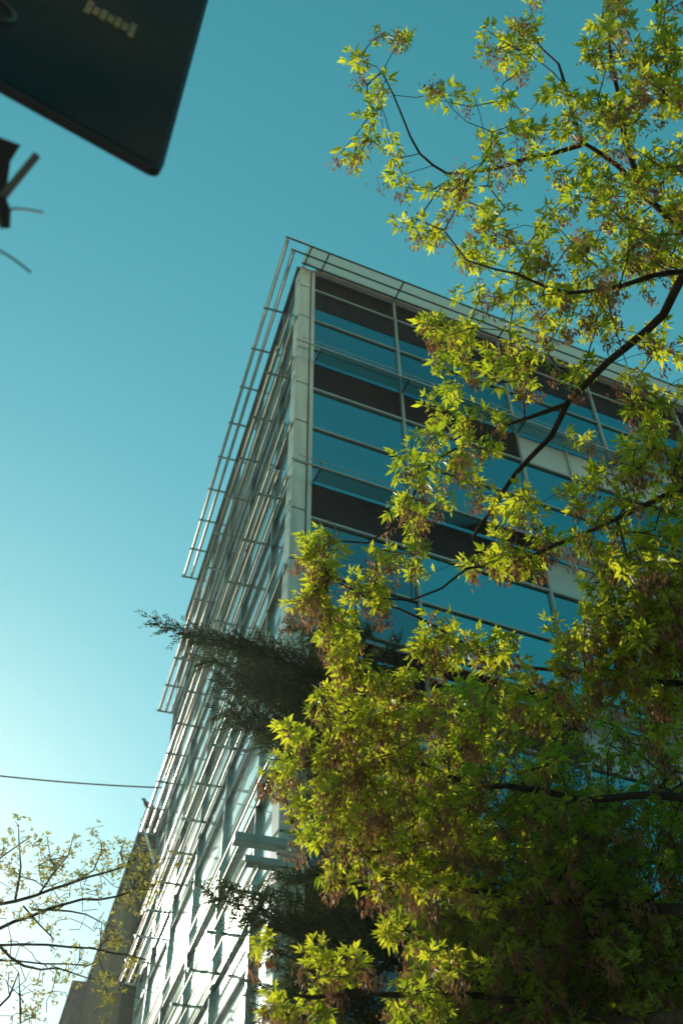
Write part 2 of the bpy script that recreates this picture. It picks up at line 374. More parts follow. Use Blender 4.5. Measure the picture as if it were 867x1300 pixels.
# pigeon on the parapet
rb = 0.5
bp = oN + UL * (s0 + .05) + NL * -.02 + Z * (hN + .02)
mb = MB()
bx, bn = NL, UL
prof = [(-.26, .03, .012), (-.18, .06, .03), (-.08, .10, .07), (.02, .14, .085), (.10, .20, .065), (.14, .26, .042), (.165, .31, .045), (.20, .325, .034), (.235, .32, .012), (.26, .312, .003)]
mb.tube([bp + bx * a * .9 + Z * (b * .9 + .03) for a, b, r in prof], [r for a, b, r in prof], 10)
pg = mb.build('pigeon', MAT['bird'], None, smooth=True); tag(pg, 'small dark bird perched on the corner of the brown building parapet', 'bird')
mb = MB()
for q in (-.02, .02): mb.tube([bp + UL * q, bp + UL * q + Z * .1], .006, 5)
mb.build('leg', MAT['bird'], pg)

# overhead cable, fixed to the side front
P1 = L0 + UL * 11.0 + NL * .52; _, hh, pend = onplane(206, 1000, L0 + NL * .5, UL, NL)
pst = W(-260, 945, 24)
pts = []
for i in range(25):
    t = i / 24; p = pst * (1 - t) + pend * t; pts.append(p - Z * .5 * 4 * t * (1 - t) * .35)
mb = MB(); mb.tube(pts, .016, 6); tag(mb.build('overhead_cable', MAT['black']), 'thin dark cable strung across the pale sky to the glass facade', 'cable')

# unseen terrace added across the street, behind the camera: it shades the street and shows in the glazing
tr = empty('added_terrace', tuple(C0 + NR * 26)); tag(tr, 'added unseen brown street block standing across the road behind the camera', 'building')
mb = MB(); mb.box(C0, UR, NR, (-34, 46), (25.5, 38), (0, 16.5)); mb.build('wall', MAT['terrace'], tr)
mb = MB(); mb.box(C0, UR, NR, (-34.2, 46.2), (25.2, 38), (16.5, 17.0)); mb.build('cornice', MAT['concrete'], tr)
first_w = None
for fl in range(5):
    for q in range(12):
        if first_w is None:
            mb = MB(); mb.box(C0 * 0, UR, NR, (0, 1.5), (-.06, .05), (0, 1.9)); first_w = mb.build('window', MAT['glass_front'], tr); w_ = first_w
        else:
            w_ = first_w.copy(); COL.objects.link(w_); w_.parent = tr
        w_.location = C0 + UR * (-14 + q * 3.4) + NR * 25.5 + Z * (1.4 + fl * 3.1)
adopt(tr)

# ------------------------------------------------------------------ trees
class Skel:
    def __init__(s): s.p = []; s.par = []; s.rad = []; s.fixed = []
    def node(s, p, par, r=0., fixed=False):
        s.p.append(np.asarray(p, float)); s.par.append(par); s.rad.append(r); s.fixed.append(fixed); return len(s.p) - 1
def smooth_line(pts, step):
    """Catmull-Rom through the points, resampled"""
    P = [np.asarray(p, float) for p in pts]; P = [2 * P[0] - P[1]] + P + [2 * P[-1] - P[-2]]
    out = []
    for i in range(1, len(P) - 2):
        L = np.linalg.norm(P[i + 1] - P[i]); n = max(1, int(round(L / step)))
        for j in range(n):
            t = j / n; a, b, c, d = P[i - 1], P[i], P[i + 1], P[i + 2]
            out.append(.5 * (2 * b + (c - a) * t + (2 * a - 5 * b + 4 * c - d) * t * t + (3 * b - a - 3 * c + d) * t ** 3))
    out.append(P[-2]); return out
def wiggle(pts, amp):
    pts = [np.asarray(p, float) for p in pts]; off = np.zeros(3); out = []
    for i, p in enumerate(pts):
        off = off * .8 + rng.normal(0, amp, 3); out.append(p + (off if 0 < i else 0))
    return out
def grow(sk, targets, step=.22, droop=.06, twig_r=.0028):
    """attach each target to the nearest node of the growing skeleton; returns tip node ids"""
    pos = np.array(sk.p); tips = []
    d0 = np.array([np.min(np.linalg.norm(pos - t, axis=1)) for t in targets])
    buf = np.zeros((len(pos) + len(targets) * 14, 3)); buf[:len(pos)] = pos; n = len(pos)
    for ti in np.argsort(d0):
        t = targets[ti]; d = np.linalg.norm(buf[:n] - t, axis=1)
        j = int(np.argmin(d)); L = d[j]
        if L < .03: tips.append((ti, j)); continue
        m = max(1, min(12, int(round(L / step)))); a = buf[j].copy(); pr = j
        side = rng.normal(0, 1, 3); side -= side.dot(t - a) * (t - a) / L ** 2; side *= droop * L
        for q in range(1, m + 1):
            u = q / m; p = a + (t - a) * u + side * math.sin(math.pi * u) + Z * (.5 * droop * L * math.sin(math.pi * u)) + rng.normal(0, .006, 3) * (q < m)
            pr = sk.node(p, pr, twig_r); buf[n] = p; n += 1
        tips.append((ti, pr))
    return tips
def twig_mesh(sk, first, parent, mat, base=.0026, power=.42, k=4, rmax=.03):
    n = len(sk.p); cnt = np.zeros(n); ch = [[] for _ in range(n)]
    for i in range(n - 1, -1, -1):
        if sk.par[i] is not None and sk.par[i] >= 0: ch[sk.par[i]].append(i)
    for i in range(n - 1, -1, -1):
        cnt[i] = max(1, cnt[i])
        if sk.par[i] is not None and sk.par[i] >= 0: cnt[sk.par[i]] += cnt[i]
    r = np.minimum(base * cnt ** power, rmax)
    used = np.zeros(n, bool); mb = MB()
    for i in range(first, n):
        if used[i]: continue
        chain = [sk.par[i], i] if sk.par[i] >= 0 else [i]; used[i] = True; c = i
        while True:
            nx = [q for q in ch[c] if not used[q] and q >= first]
            if not nx: break
            c = max(nx, key=lambda q: cnt[q]); used[c] = True; chain.append(c)
        if len(chain) > 1: mb.tube([sk.p[q] for q in chain], [r[i] if q < first else r[q] for q in chain], k, cap=False)
    return mb.build('twig', mat, parent, smooth=True), r

def leaflets(base, dirv, nrm, L, Wd, fold=.22, droop=.12):
    """vectorised pointed leaflets: 5 verts, 4 triangles"""
    n = len(base); d = dirv / np.linalg.norm(dirv, axis=1, keepdims=True)
    s = np.cross(d, nrm); s /= (np.linalg.norm(s, axis=1, keepdims=True) + 1e-9); u = np.cross(s, d)
    L = L[:, None]; Wd = Wd[:, None]
    v = np.empty((n, 5, 3))
    v[:, 0] = base; v[:, 1] = base + d * L * .42 + s * Wd * .5 + u * Wd * fold; v[:, 2] = base + d * L + -Z * L * droop
    v[:, 3] = base + d * L * .42 - s * Wd * .5 + u * Wd * fold; v[:, 4] = base + d * L * .48 - Z * L * droop * .3
    o = (np.arange(n) * 5)[:, None, None]
    f = np.array([[0, 4, 1], [1, 4, 2], [2, 4, 3], [3, 4, 0]])[None] + o
    return v.reshape(-1, 3), f.reshape(-1, 3)

def unit(v): return v / (np.linalg.norm(v, axis=-1, keepdims=True) + 1e-9)
def shoot_leaves(tips, dirs, nleaf=(3, 6), size=1.0, Lr=(.055, .09), tone=None):
    """each shoot carries compound leaves of three to five pointed leaflets"""
    B, Dv, Nn, LL, WW, TT = [], [], [], [], [], []
    for i, (p, d) in enumerate(zip(tips, dirs)):
        d = d / (np.linalg.norm(d) + 1e-9); k = rng.integers(*nleaf); ph = rng.uniform(0, 6.28)
        a = np.cross(d, Z + rng.normal(0, .2, 3)); a /= np.linalg.norm(a) + 1e-9; b = np.cross(d, a)
        t0 = rng.uniform(0, 1) if tone is None else tone[i]
        for q in range(k):
            ang = ph + q * 2.4; spread = rng.uniform(.5, 1.25)
            o = p - d * rng.uniform(0, .10) * size
            pet = d * math.cos(spread) + (a * math.cos(ang) + b * math.sin(ang)) * math.sin(spread); pet = pet + Z * rng.uniform(-.25, .25)
            pet /= np.linalg.norm(pet); e = o + pet * rng.uniform(.02, .05) * size
            nr = Z * .8 + rng.normal(0, .5, 3) ; sd = np.cross(pet, nr); sd /= np.linalg.norm(sd) + 1e-9; nn = np.cross(sd, pet)
            m = 5 if rng.random() < .35 else 3; tn = np.clip(t0 + rng.normal(0, .18), 0, 1); sz = rng.uniform(.7, 1.1) * size
            for w_, off, sc in ((0, 0, 1.0), (.75, 0, .85), (-.75, 0, .85), (1.0, -.6, .75), (-1.0, -.6, .75))[:m]:
                dd = pet * math.cos(w_) + sd * math.sin(w_) + rng.normal(0, .12, 3)
                B.append(e + pet * off * .03 * size); Dv.append(dd); Nn.append(nn + rng.normal(0, .25, 3))
                l = rng.uniform(*Lr) * sz * sc; LL.append(l); WW.append(l * rng.uniform(.27, .38)); TT.append(tn)
    v, f = leaflets(np.array(B), np.array(Dv), np.array(Nn), np.array(LL), np.array(WW))
    return v, f, np.repeat(np.array(TT), 5)
def seed_bunch(points, n=(30, 56), length=.12):
    B, Dv, Nn, LL, WW, TT = [], [], [], [], [], []
    for p in points:
        k = rng.integers(*n); ln = length * rng.uniform(.6, 1.25); t0 = rng.uniform(0, 1)
        for q in range(k):
            u = rng.random(); off = rng.normal(0, .017 + .014 * (1 - u), 3); off[2] *= .3
            B.append(p + off - Z * ln * u); dd = np.array([rng.normal(0, .35), rng.normal(0, .35), -1.0]); Dv.append(dd)
            Nn.append(rng.normal(0, 1, 3)); l = rng.uniform(.026, .042); LL.append(l); WW.append(l * rng.uniform(.28, .4)); TT.append(np.clip(t0 + rng.normal(0, .25), 0, 1))
    v, f = leaflets(np.array(B), np.array(Dv), np.array(Nn), np.array(LL), np.array(WW), fold=.1)
    return v, f, np.repeat(np.array(TT), 5)

# ---- the big seed-hung maple on the right
TB = np.array([3.75, 4.9, GZ]); TT_ = TB + np.array([-.1, -.1, 3.6])
tree = empty('maple_tree', tuple(TB)); tag(tree, 'big spring maple with yellow green leaves and hanging brown seeds filling the right', 'tree')
sk = Skel()
def limb(pts, r0, r1, par_line=None, amp=.012):
    line = wiggle(smooth_line(pts, .16), amp); n = len(line)
    rad = [r0 + (r1 - r0) * (i / (n - 1)) ** .8 for i in range(n)]
    mb = MB(); mb.tube(line, rad, 9); mb.build('limb', MAT['bark'], tree, smooth=True)
    pr = -1
    for p, r in zip(line, rad): pr = sk.node(p, pr, r, True)
    return line
trunk = wiggle(smooth_line([TB, TB + (0, 0, 1.5), TB + (-.08, -.05, 2.7), TT_], .25), .012)
mb = MB(); mb.tube(trunk, [.24 * (1 - .35 * i / len(trunk)) + .12 * math.exp(-i * .9) for i in range(len(trunk))], 14); mb.build('trunk', MAT['bark'], tree, smooth=True)
tt = trunk[-1]
# main boughs, given by where they run through the air (direction from the camera and distance)
big = limb([tt - Z * .3, W(1010, 900, 5.9), W(985, 640, 6.0), W(965, 470, 6.0), W(915, 350, 6.1), W(868, 345, 6.2), W(838, 400, 6.3), W(770, 462, 6.4), W(722, 512, 6.5), W(700, 556, 6.5), W(655, 602, 6.5), W(625, 648, 6.5), W(600, 682, 6.5)], .075, .011, amp=.006)
limb([W(985, 640, 6.0), W(960, 430, 6.1), W(905, 330, 6.3), W(850, 280, 6.6), W(813, 247, 6.8), W(783, 213, 6.9), W(738, 184, 7.0), W(727, 146, 7.0), W(708, 87, 7.1)], .05, .008, amp=.006)
limb([W(738, 184, 7.0), W(700, 196, 7.0), W(655, 206, 7.0), W(606, 213, 7.1), W(558, 217, 7.1), W(527, 186, 7.2), W(503, 140, 7.2), W(480, 85, 7.2)], .015, .005)
limb([W(722, 512, 6.5), W(690, 522, 6.5), W(640, 535, 6.6), W(600, 552, 6.7), W(560, 578, 6.7)], .017, .006)
limb([tt - Z * .2, W(1000, 800, 5.8), W(940, 660, 6.0), W(867, 622, 6.1), W(812, 643, 6.1), W(752, 671, 6.2), W(702, 692, 6.2), W(650, 715, 6.3), W(590, 722, 6.3), W(560, 748, 6.3), W(520, 765, 6.3), W(440, 755, 6.3)], .045, .004, amp=.006)
limb([tt - Z * .5, W(1000, 930, 5.9), W(930, 880, 6.2), W(867, 866, 6.4), W(760, 856, 6.5), W(640, 846, 6.6), W(560, 838, 6.6), W(500, 850, 6.6)], .04, .006, amp=.006)
limb([tt - Z * .6, W(1010, 1050, 6.0), W(930, 1020, 7.0), W(830, 1010, 7.6), W(750, 1013, 7.8), W(670, 1000, 7.7), W(580, 990, 7.3), W(500, 960, 6.8), W(430, 930, 6.5)], .06, .010, amp=.008)
limb([tt - Z * 1.0, W(980, 1180, 6.2), W(860, 1160, 7.5), W(760, 1150, 8.2), W(640, 1140, 8.0), W(520, 1120, 7.0), W(440, 1100, 6.5)], .075, .012, amp=.008)
limb([tt - Z * 1.1, W(940, 1300, 6.2), W(800, 1300, 7.6), W(640, 1270, 7.8), W(500, 1260, 6.9), W(380, 1270, 6.0)], .065, .010, amp=.008)
limb([W(960, 470, 6.0), W(930, 250, 6.3), W(880, 150, 6.6), W(845, 80, 6.9), W(838, 10, 7.2), W(836, -70, 7.4)], .03, .006)
limb([W(813, 247, 6.8), W(800, 180, 6.9), W(785, 90, 7.0), W(776, 20, 7.1), W(772, -40, 7.2)], .022, .006)
limb([W(868, 345, 6.2), W(830, 350, 6.0), W(780, 365, 5.9), W(720, 372, 5.9), W(660, 350, 5.9), W(600, 330, 5.9)], .018, .005)
limb([W(560, 578, 6.7), W(540, 600, 6.7), W(520, 650, 6.7), W(470, 690, 6.7), W(410, 700, 6.7)], .010, .005)
limb([W(640, 846, 6.6), W(560, 800, 6.4), W(480, 770, 6.3), W(430, 740, 6.2)], .012, .005)

# foliage masses: (x, y, radius in the photograph, weight)
up = [(140,90,38),(50,150,30),(100,225,40),(40,385,42),(88,320,38),(130,385,28),(150,480,38),(255,255,28),(315,235,25),(168,560,24),(195,605,36),(245,600,26),
 (385,110,36),(440,75,45),(480,40,30),(450,160,35),(480,130,28),(690,15,40),(700,70,40),(660,95,35),(640,155,40),(700,150,40),(820,40,36),(818,110,26),(410,265,34),(365,320,34),(480,330,28),(450,300,25),
 (275,470,55),(395,430,50),(500,430,45),(335,520,55),(400,560,55),(555,480,45),(535,555,50),(620,290,55),(700,270,60),(780,220,60),(840,270,55),(850,195,45),(700,330,55),(850,390,60),(790,440,60),(640,430,50),
 (700,550,65),(780,590,65),(850,540,60),(620,630,60),(550,710,55),(465,640,55),(380,640,55),(330,645,38),(480,745,55),(560,790,55),(620,750,55),(390,735,45),(325,745,35),(245,830,38),(690,680,60),(760,660,60),(830,680,60),
 (560,330,40),(590,230,35),(660,500,50),(740,480,50),(520,230,22),(840,100,40),(760,130,30)]
UPC = [(430 + x / 1.984, y / 1.984, r / 1.984, 0) for x, y, r in up]
mid = [(228,40,36),(300,85,48),(265,110,40),(320,55,45),(400,90,36),(340,130,40),(480,130,40),(600,125,36),(560,150,30),(430,170,55),(262,222,45),(300,270,55),(222,330,45),(160,385,36),(168,465,45),(228,420,45),(300,370,45),(340,420,40),
 (362,340,36),(200,500,32),(250,470,30),(405,255,28),(440,470,48),(480,500,36),(420,570,45),(390,600,40),(330,625,36),(485,640,40),(460,600,35),(510,545,35),(620,395,42),(600,440,36),(610,305,28),(640,490,36),(560,560,36),(600,580,36),(640,600,36),(690,520,36),
 (738,250,26),(820,215,38),(790,265,28),(740,340,48),(790,325,40),(840,350,55),(750,430,55),(830,430,55),(850,500,55),(720,600,55),(650,700,55),(700,650,60),(780,600,65),(840,600,55),(765,720,90),(830,740,80),(660,780,48),(710,830,60),(640,740,30),(620,830,30),
 (250,790,42),(205,830,36),(400,830,42),(540,800,34),(180,560,26),(212,625,40),(400,640,30),(460,30,36),(530,60,40),(620,30,40),(700,40,40),(820,60,45),(120,600,22),(740,180,20)]
MIDC = [(430 + x / 1.984, 400 + y / 1.984, r / 1.984, 1) for x, y, r in mid]
low = [(405,695,26,1),(392,765,24,1),(425,800,24,1),(440,840,22,1),(408,735,18,1),(487,705,14,1),(465,735,18,1),(482,760,16,1),(445,770,12,1)]
def in_poly(x, y, P):
    c = False; n = len(P); j = n - 1
    for i in range(n):
        if (P[i][1] > y) != (P[j][1] > y) and x < (P[j][0] - P[i][0]) * (y - P[i][1]) / (P[j][1] - P[i][1]) + P[i][0]: c = not c
        j = i
    return c
POLY = [(425,878),(395,895),(378,925),(348,940),(342,985),(352,1010),(385,1035),(402,1080),(425,1105),(440,1135),(470,1150),(500,1190),(470,1230),(400,1210),(340,1205),(318,1245),(310,1300),(300,1345),(1000,1345),(1000,700),(867,720),(790,745),(748,800),(738,850),(690,850),(640,835),(600,812),(565,795),(540,815),(515,845),(480,850),(455,860)]
T = []; tone = []
def put(x, y, r, tn): T.append(W(x, y, r)); tone.append(tn)
for (x, y, r, kind) in UPC:
    for q in range(max(3, int(r * r * 3.14 / 285))):
        a, d = rng.uniform(0, 6.28), r * math.sqrt(rng.random()); put(x + d * math.cos(a), y + d * math.sin(a), 6.7 + rng.normal(0, .45) - .25 * (x > 700), rng.uniform(.2, .9))
for (x, y, r, kind) in MIDC:
    for q in range(max(3, int(r * r * 3.14 / 225))):
        a, d = rng.uniform(0, 6.28), r * math.sqrt(rng.random()); put(x + d * math.cos(a), y + d * math.sin(a), 6.4 + rng.normal(0, .35), rng.uniform(.2, .95))
for (x, y, r, kind) in low:
    for q in range(max(3, int(r * r * 3.14 / 110))):
        a, d = rng.uniform(0, 6.28), r * math.sqrt(rng.random()); put(x + d * math.cos(a), y + d * math.sin(a), 6.3 + rng.normal(0, .15), rng.uniform(.3, 1))
SPRAY = [(455,880,28),(420,905,30),(365,945,28),(350,985,16),(380,1000,32),(430,960,36),(470,920,30),(440,1010,36),(400,1050,24),(450,1070,28),(480,1000,36),(520,900,34),(520,960,30),(560,1000,34),(545,1040,26),(600,920,28),(635,895,22),(640,945,22),
         (590,985,26),(560,830,24),(535,850,24),(620,845,24),(600,818,20),(640,830,16),(690,900,28),(740,880,32),(780,840,34),(820,800,40),(850,760,40),(840,860,36),(760,800,30),(700,960,22),(680,1030,18),(585,1060,24),(530,1110,24),(510,1180,22),(560,1125,18),(425,1105,16),
         (590,1140,18),(560,1220,22),(540,1280,28),(420,1238,26),(400,1212,20),(350,1275,24),(332,1200,15),(450,1225,18),(400,1285,24),(860,1040,14),(845,970,18),(830,930,20),(860,900,24),(620,1080,16),(500,1060,24),(790,890,24),(660,870,22),(720,840,22),(490,870,20),(650,1130,14),(470,1120,18),(780,1110,13),(700,1180,14),(620,1230,14)]
for (x, y, r) in SPRAY:
    sh_ = min(1, max(0, (x - 500) / 220)) * min(1, max(0, (y - 850) / 180)); r0 = rng.uniform(5.9, 6.5) + 2.0 * sh_
    for q in range(max(4, int(r * r * 3.14 / 185))):
        a, d = rng.uniform(0, 6.28), r * math.sqrt(rng.random()); put(x + d * math.cos(a), y + d * math.sin(a) * 1.1, r0 + rng.normal(0, .16), rng.uniform(.3, 1.0))
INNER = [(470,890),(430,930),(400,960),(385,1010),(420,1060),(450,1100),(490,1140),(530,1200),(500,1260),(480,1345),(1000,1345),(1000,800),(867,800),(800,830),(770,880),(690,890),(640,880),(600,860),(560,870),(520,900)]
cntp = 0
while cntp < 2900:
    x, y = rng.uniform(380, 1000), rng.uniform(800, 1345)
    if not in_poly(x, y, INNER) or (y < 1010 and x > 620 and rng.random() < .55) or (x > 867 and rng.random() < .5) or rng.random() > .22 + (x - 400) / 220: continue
    rim = min(1, max(0, (x - 420) / 220)); put(x, y, 7.1 + 1.6 * rim + rng.normal(0, .2 + .4 * rim), rng.uniform(0, .5)); cntp += 1  # deep leaves take darker tints, crown shade put into their colour
# unseen crown beyond the right edge of the frame, added for its shade
for q in range(500): put(rng.uniform(867, 1120), rng.uniform(-80, 900), 6.3 + rng.normal(0, .5), rng.uniform(.1, .8))
def pix(p):
    c = R.T @ (np.asarray(p) - CAM); return (CX - c[0] / c[2] * F, CY + c[1] / c[2] * F) if c[2] < -.2 else (9999, 9999)
cntp = 0
while cntp < 1100:                                        # unseen rest of the round crown, added to block sky light over and beside the street
    q = rng.normal(0, 1, 3); q = q / np.linalg.norm(q) * rng.uniform(.55, 1) ; p = np.array([4.3, 4.3, 6.2]) + q * (2.9, 3.3, 3.2)
    x, y = pix(p)
    if -60 < x < 905 and -60 < y < 1400 or p[2] < 2.4: continue
    T.append(p); tone.append(rng.uniform(.1, .9)); cntp += 1
T = np.array(T); tone = np.array(tone)
first = len(sk.p)
tips = grow(sk, list(T), step=.16)
tw, rr = twig_mesh(sk, first, tree, MAT['bark_young'], base=.0026, power=.38, rmax=.018)
tag(tw, kind='stuff')
pts, dirs, tn = [], [], []
for ti, ni in tips:
    p = sk.p[ni]; pr = sk.par[ni]; d = p - sk.p[pr] if pr >= 0 else Z
    d = d / (np.linalg.norm(d) + 1e-9); pts.append(p); dirs.append(d + Z * .25 + rng.normal(0, .25, 3)); tn.append(tone[ti])
v, f, tint = shoot_leaves(pts, dirs, nleaf=(5, 9), tone=tn, Lr=(.046, .088), size=1.0); print('leaf tris', len(f))
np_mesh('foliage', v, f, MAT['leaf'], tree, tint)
idx = [i for i in range(len(pts)) if rng.random() < .50]
sp = np.array([pts[i] + rng.normal(0, .03, 3) - Z * .03 for i in idx])
v, f, tint = seed_bunch(sp); o = np_mesh('hanging_seed', v, f, MAT['seed'], tree, tint); tag(o, kind='stuff')
adopt(tree)

# ---- dark conifers between the maple and the building
def conifer(az_px, d0, height, label, authored, n_rand, width, trunk_r=.17):
    bx = W(az_px, 1000, 1.0) - CAM; bx = bx / np.hypot(bx[0], bx[1]); base = np.array([bx[0] * d0, bx[1] * d0, GZ])
    root = empty('conifer_tree', tuple(base)); tag(root, label, 'tree')
    def at(x, y, d): r = ray(x, y); return CAM + r * (d / np.hypot(r[0], r[1]))
    top = base + Z * height
    mb = MB(); tl = wiggle(smooth_line([base, base + Z * height * .33, base + Z * height * .68, top], .3), .01)
    mb.tube(tl, [trunk_r * (1 - .93 * i / (len(tl) - 1)) for i in range(len(tl))], 10); mb.build('trunk', MAT['bark'], root, smooth=True)
    def trunk_at(z): return tl[int(np.clip((z - GZ) / (top[2] - GZ), 0, 1) * (len(tl) - 1))]
    boughs = []
    for x, y, dd in authored:
        e = at(x, y, dd); L = np.hypot(*(e - base)[:2]); boughs.append((trunk_at(e[2] - .25 * L - .15), e))
    for q in range(n_rand):
        z = height * (.12 + .88 * (q + rng.random()) / n_rand); L = (width * (1 - (z / height) ** 1.4) + .22) * rng.uniform(.7, 1.1); a = q * 2.39996 + rng.normal(0, .3); L *= 1 + .45 * max(0, math.cos(a - .5))
        s_ = trunk_at(z); boughs.append((s_, s_ + np.array([math.cos(a) * L, math.sin(a) * L, L * rng.uniform(-.05, .35)])))
    B, Dv, LL, TT = [], [], [], []
    mbb = MB()
    for s_, e in boughs:
        L = np.linalg.norm(e - s_); n = max(5, int(L / .085)); mid_ = (s_ + e) / 2 + Z * .08 * L
        line = wiggle(smooth_line([s_, mid_, e], L / n), .012); mbb.tube(line, [.016 * (1 - .9 * i / (len(line) - 1)) * (.5 + L / 3) for i in range(len(line))], 5, cap=False)
        ax = unit(e - s_); sd = unit(np.cross(ax, Z)); t0 = rng.uniform(0, 1)
        for i, p in enumerate(line):
            u = i / (len(line) - 1)
            if u < .1: continue
            for side in (-1, 1, -.5, .5):
                tl_ = (.42 * (1 - .6 * u) + .10) * rng.uniform(.5, 1.2) * min(1, .45 + L / 2.5); dr = unit(ax * .8 + sd * side * rng.uniform(.6, 1.2) + rng.normal(0, .2, 3) + Z * rng.uniform(-.25, .30))
                w = np.arange(0, 1.001, .026 / tl_); m = len(w); pp = p + dr * (tl_ * w)[:, None] - Z * (.22 * tl_ * w * w)[:, None]
                for q2 in (-1, 1):
                    cr = unit(np.cross(dr, Z + rng.normal(0, .5, 3)))
                    B.append(pp); Dv.append(dr * .8 + cr * q2 * .75 + rng.normal(0, .25, (m, 3))); LL.append(rng.uniform(.045, .085, m) * (1.15 - .5 * w)); TT.append(np.clip(t0 + rng.normal(0, .2, m), 0, 1))
    mbb.build('limb', MAT['bark'], root, smooth=True)
    B = np.concatenate(B); Dv = np.concatenate(Dv); LL = np.concatenate(LL); TT = np.concatenate(TT)
    v, f = leaflets(B, Dv, Z + rng.normal(0, .5, (len(B), 3)), LL, LL * .2 + .003, fold=.05, droop=.2); print('needle tris', len(f))
    np_mesh('foliage', v, f, MAT['needle'], root, np.repeat(TT, 5)); adopt(root)
HAND = [(205, 797, 9.1), (243, 812, 9.3), (262, 838, 9.0), (300, 820, 9.2), (312, 925, 9.2), (335, 948, 9.0), (300, 880, 9.3), (330, 815, 9.0), (280, 865, 9.3), (300, 895, 8.9), (282, 905, 9.4), (325, 930, 9.1), (345, 850, 8.8), (320, 860, 9.2), (330, 880, 9.4), (310, 845, 9.2),
        (370, 800, 9.3), (395, 815, 9.0), (420, 800, 9.3), (450, 790, 9.3), (470, 800, 9.4), (505, 815, 9.2), (545, 830, 9.3), (360, 905, 9.0), (350, 940, 9.1), (370, 870, 8.8), (350, 1160, 9.1), (300, 1130, 9.0), (272, 1140, 9.2), (300, 1165, 9.2), (340, 1230, 9.0), (390, 1120, 8.9), (395, 1180, 9.1), (380, 1280, 9.0), (330, 1190, 9.1)]
conifer(458, 9.4, 9.5, 'dark feathery conifer with one long bough reaching left across the slatted glass side', HAND, 150, 1.45)
conifer(690, 9.2, 7.6, 'added dark conifer backing the lower right leaves of the maple', [], 210, 2.4, .15)  # second conifer added as a dark ground behind the lower leaves

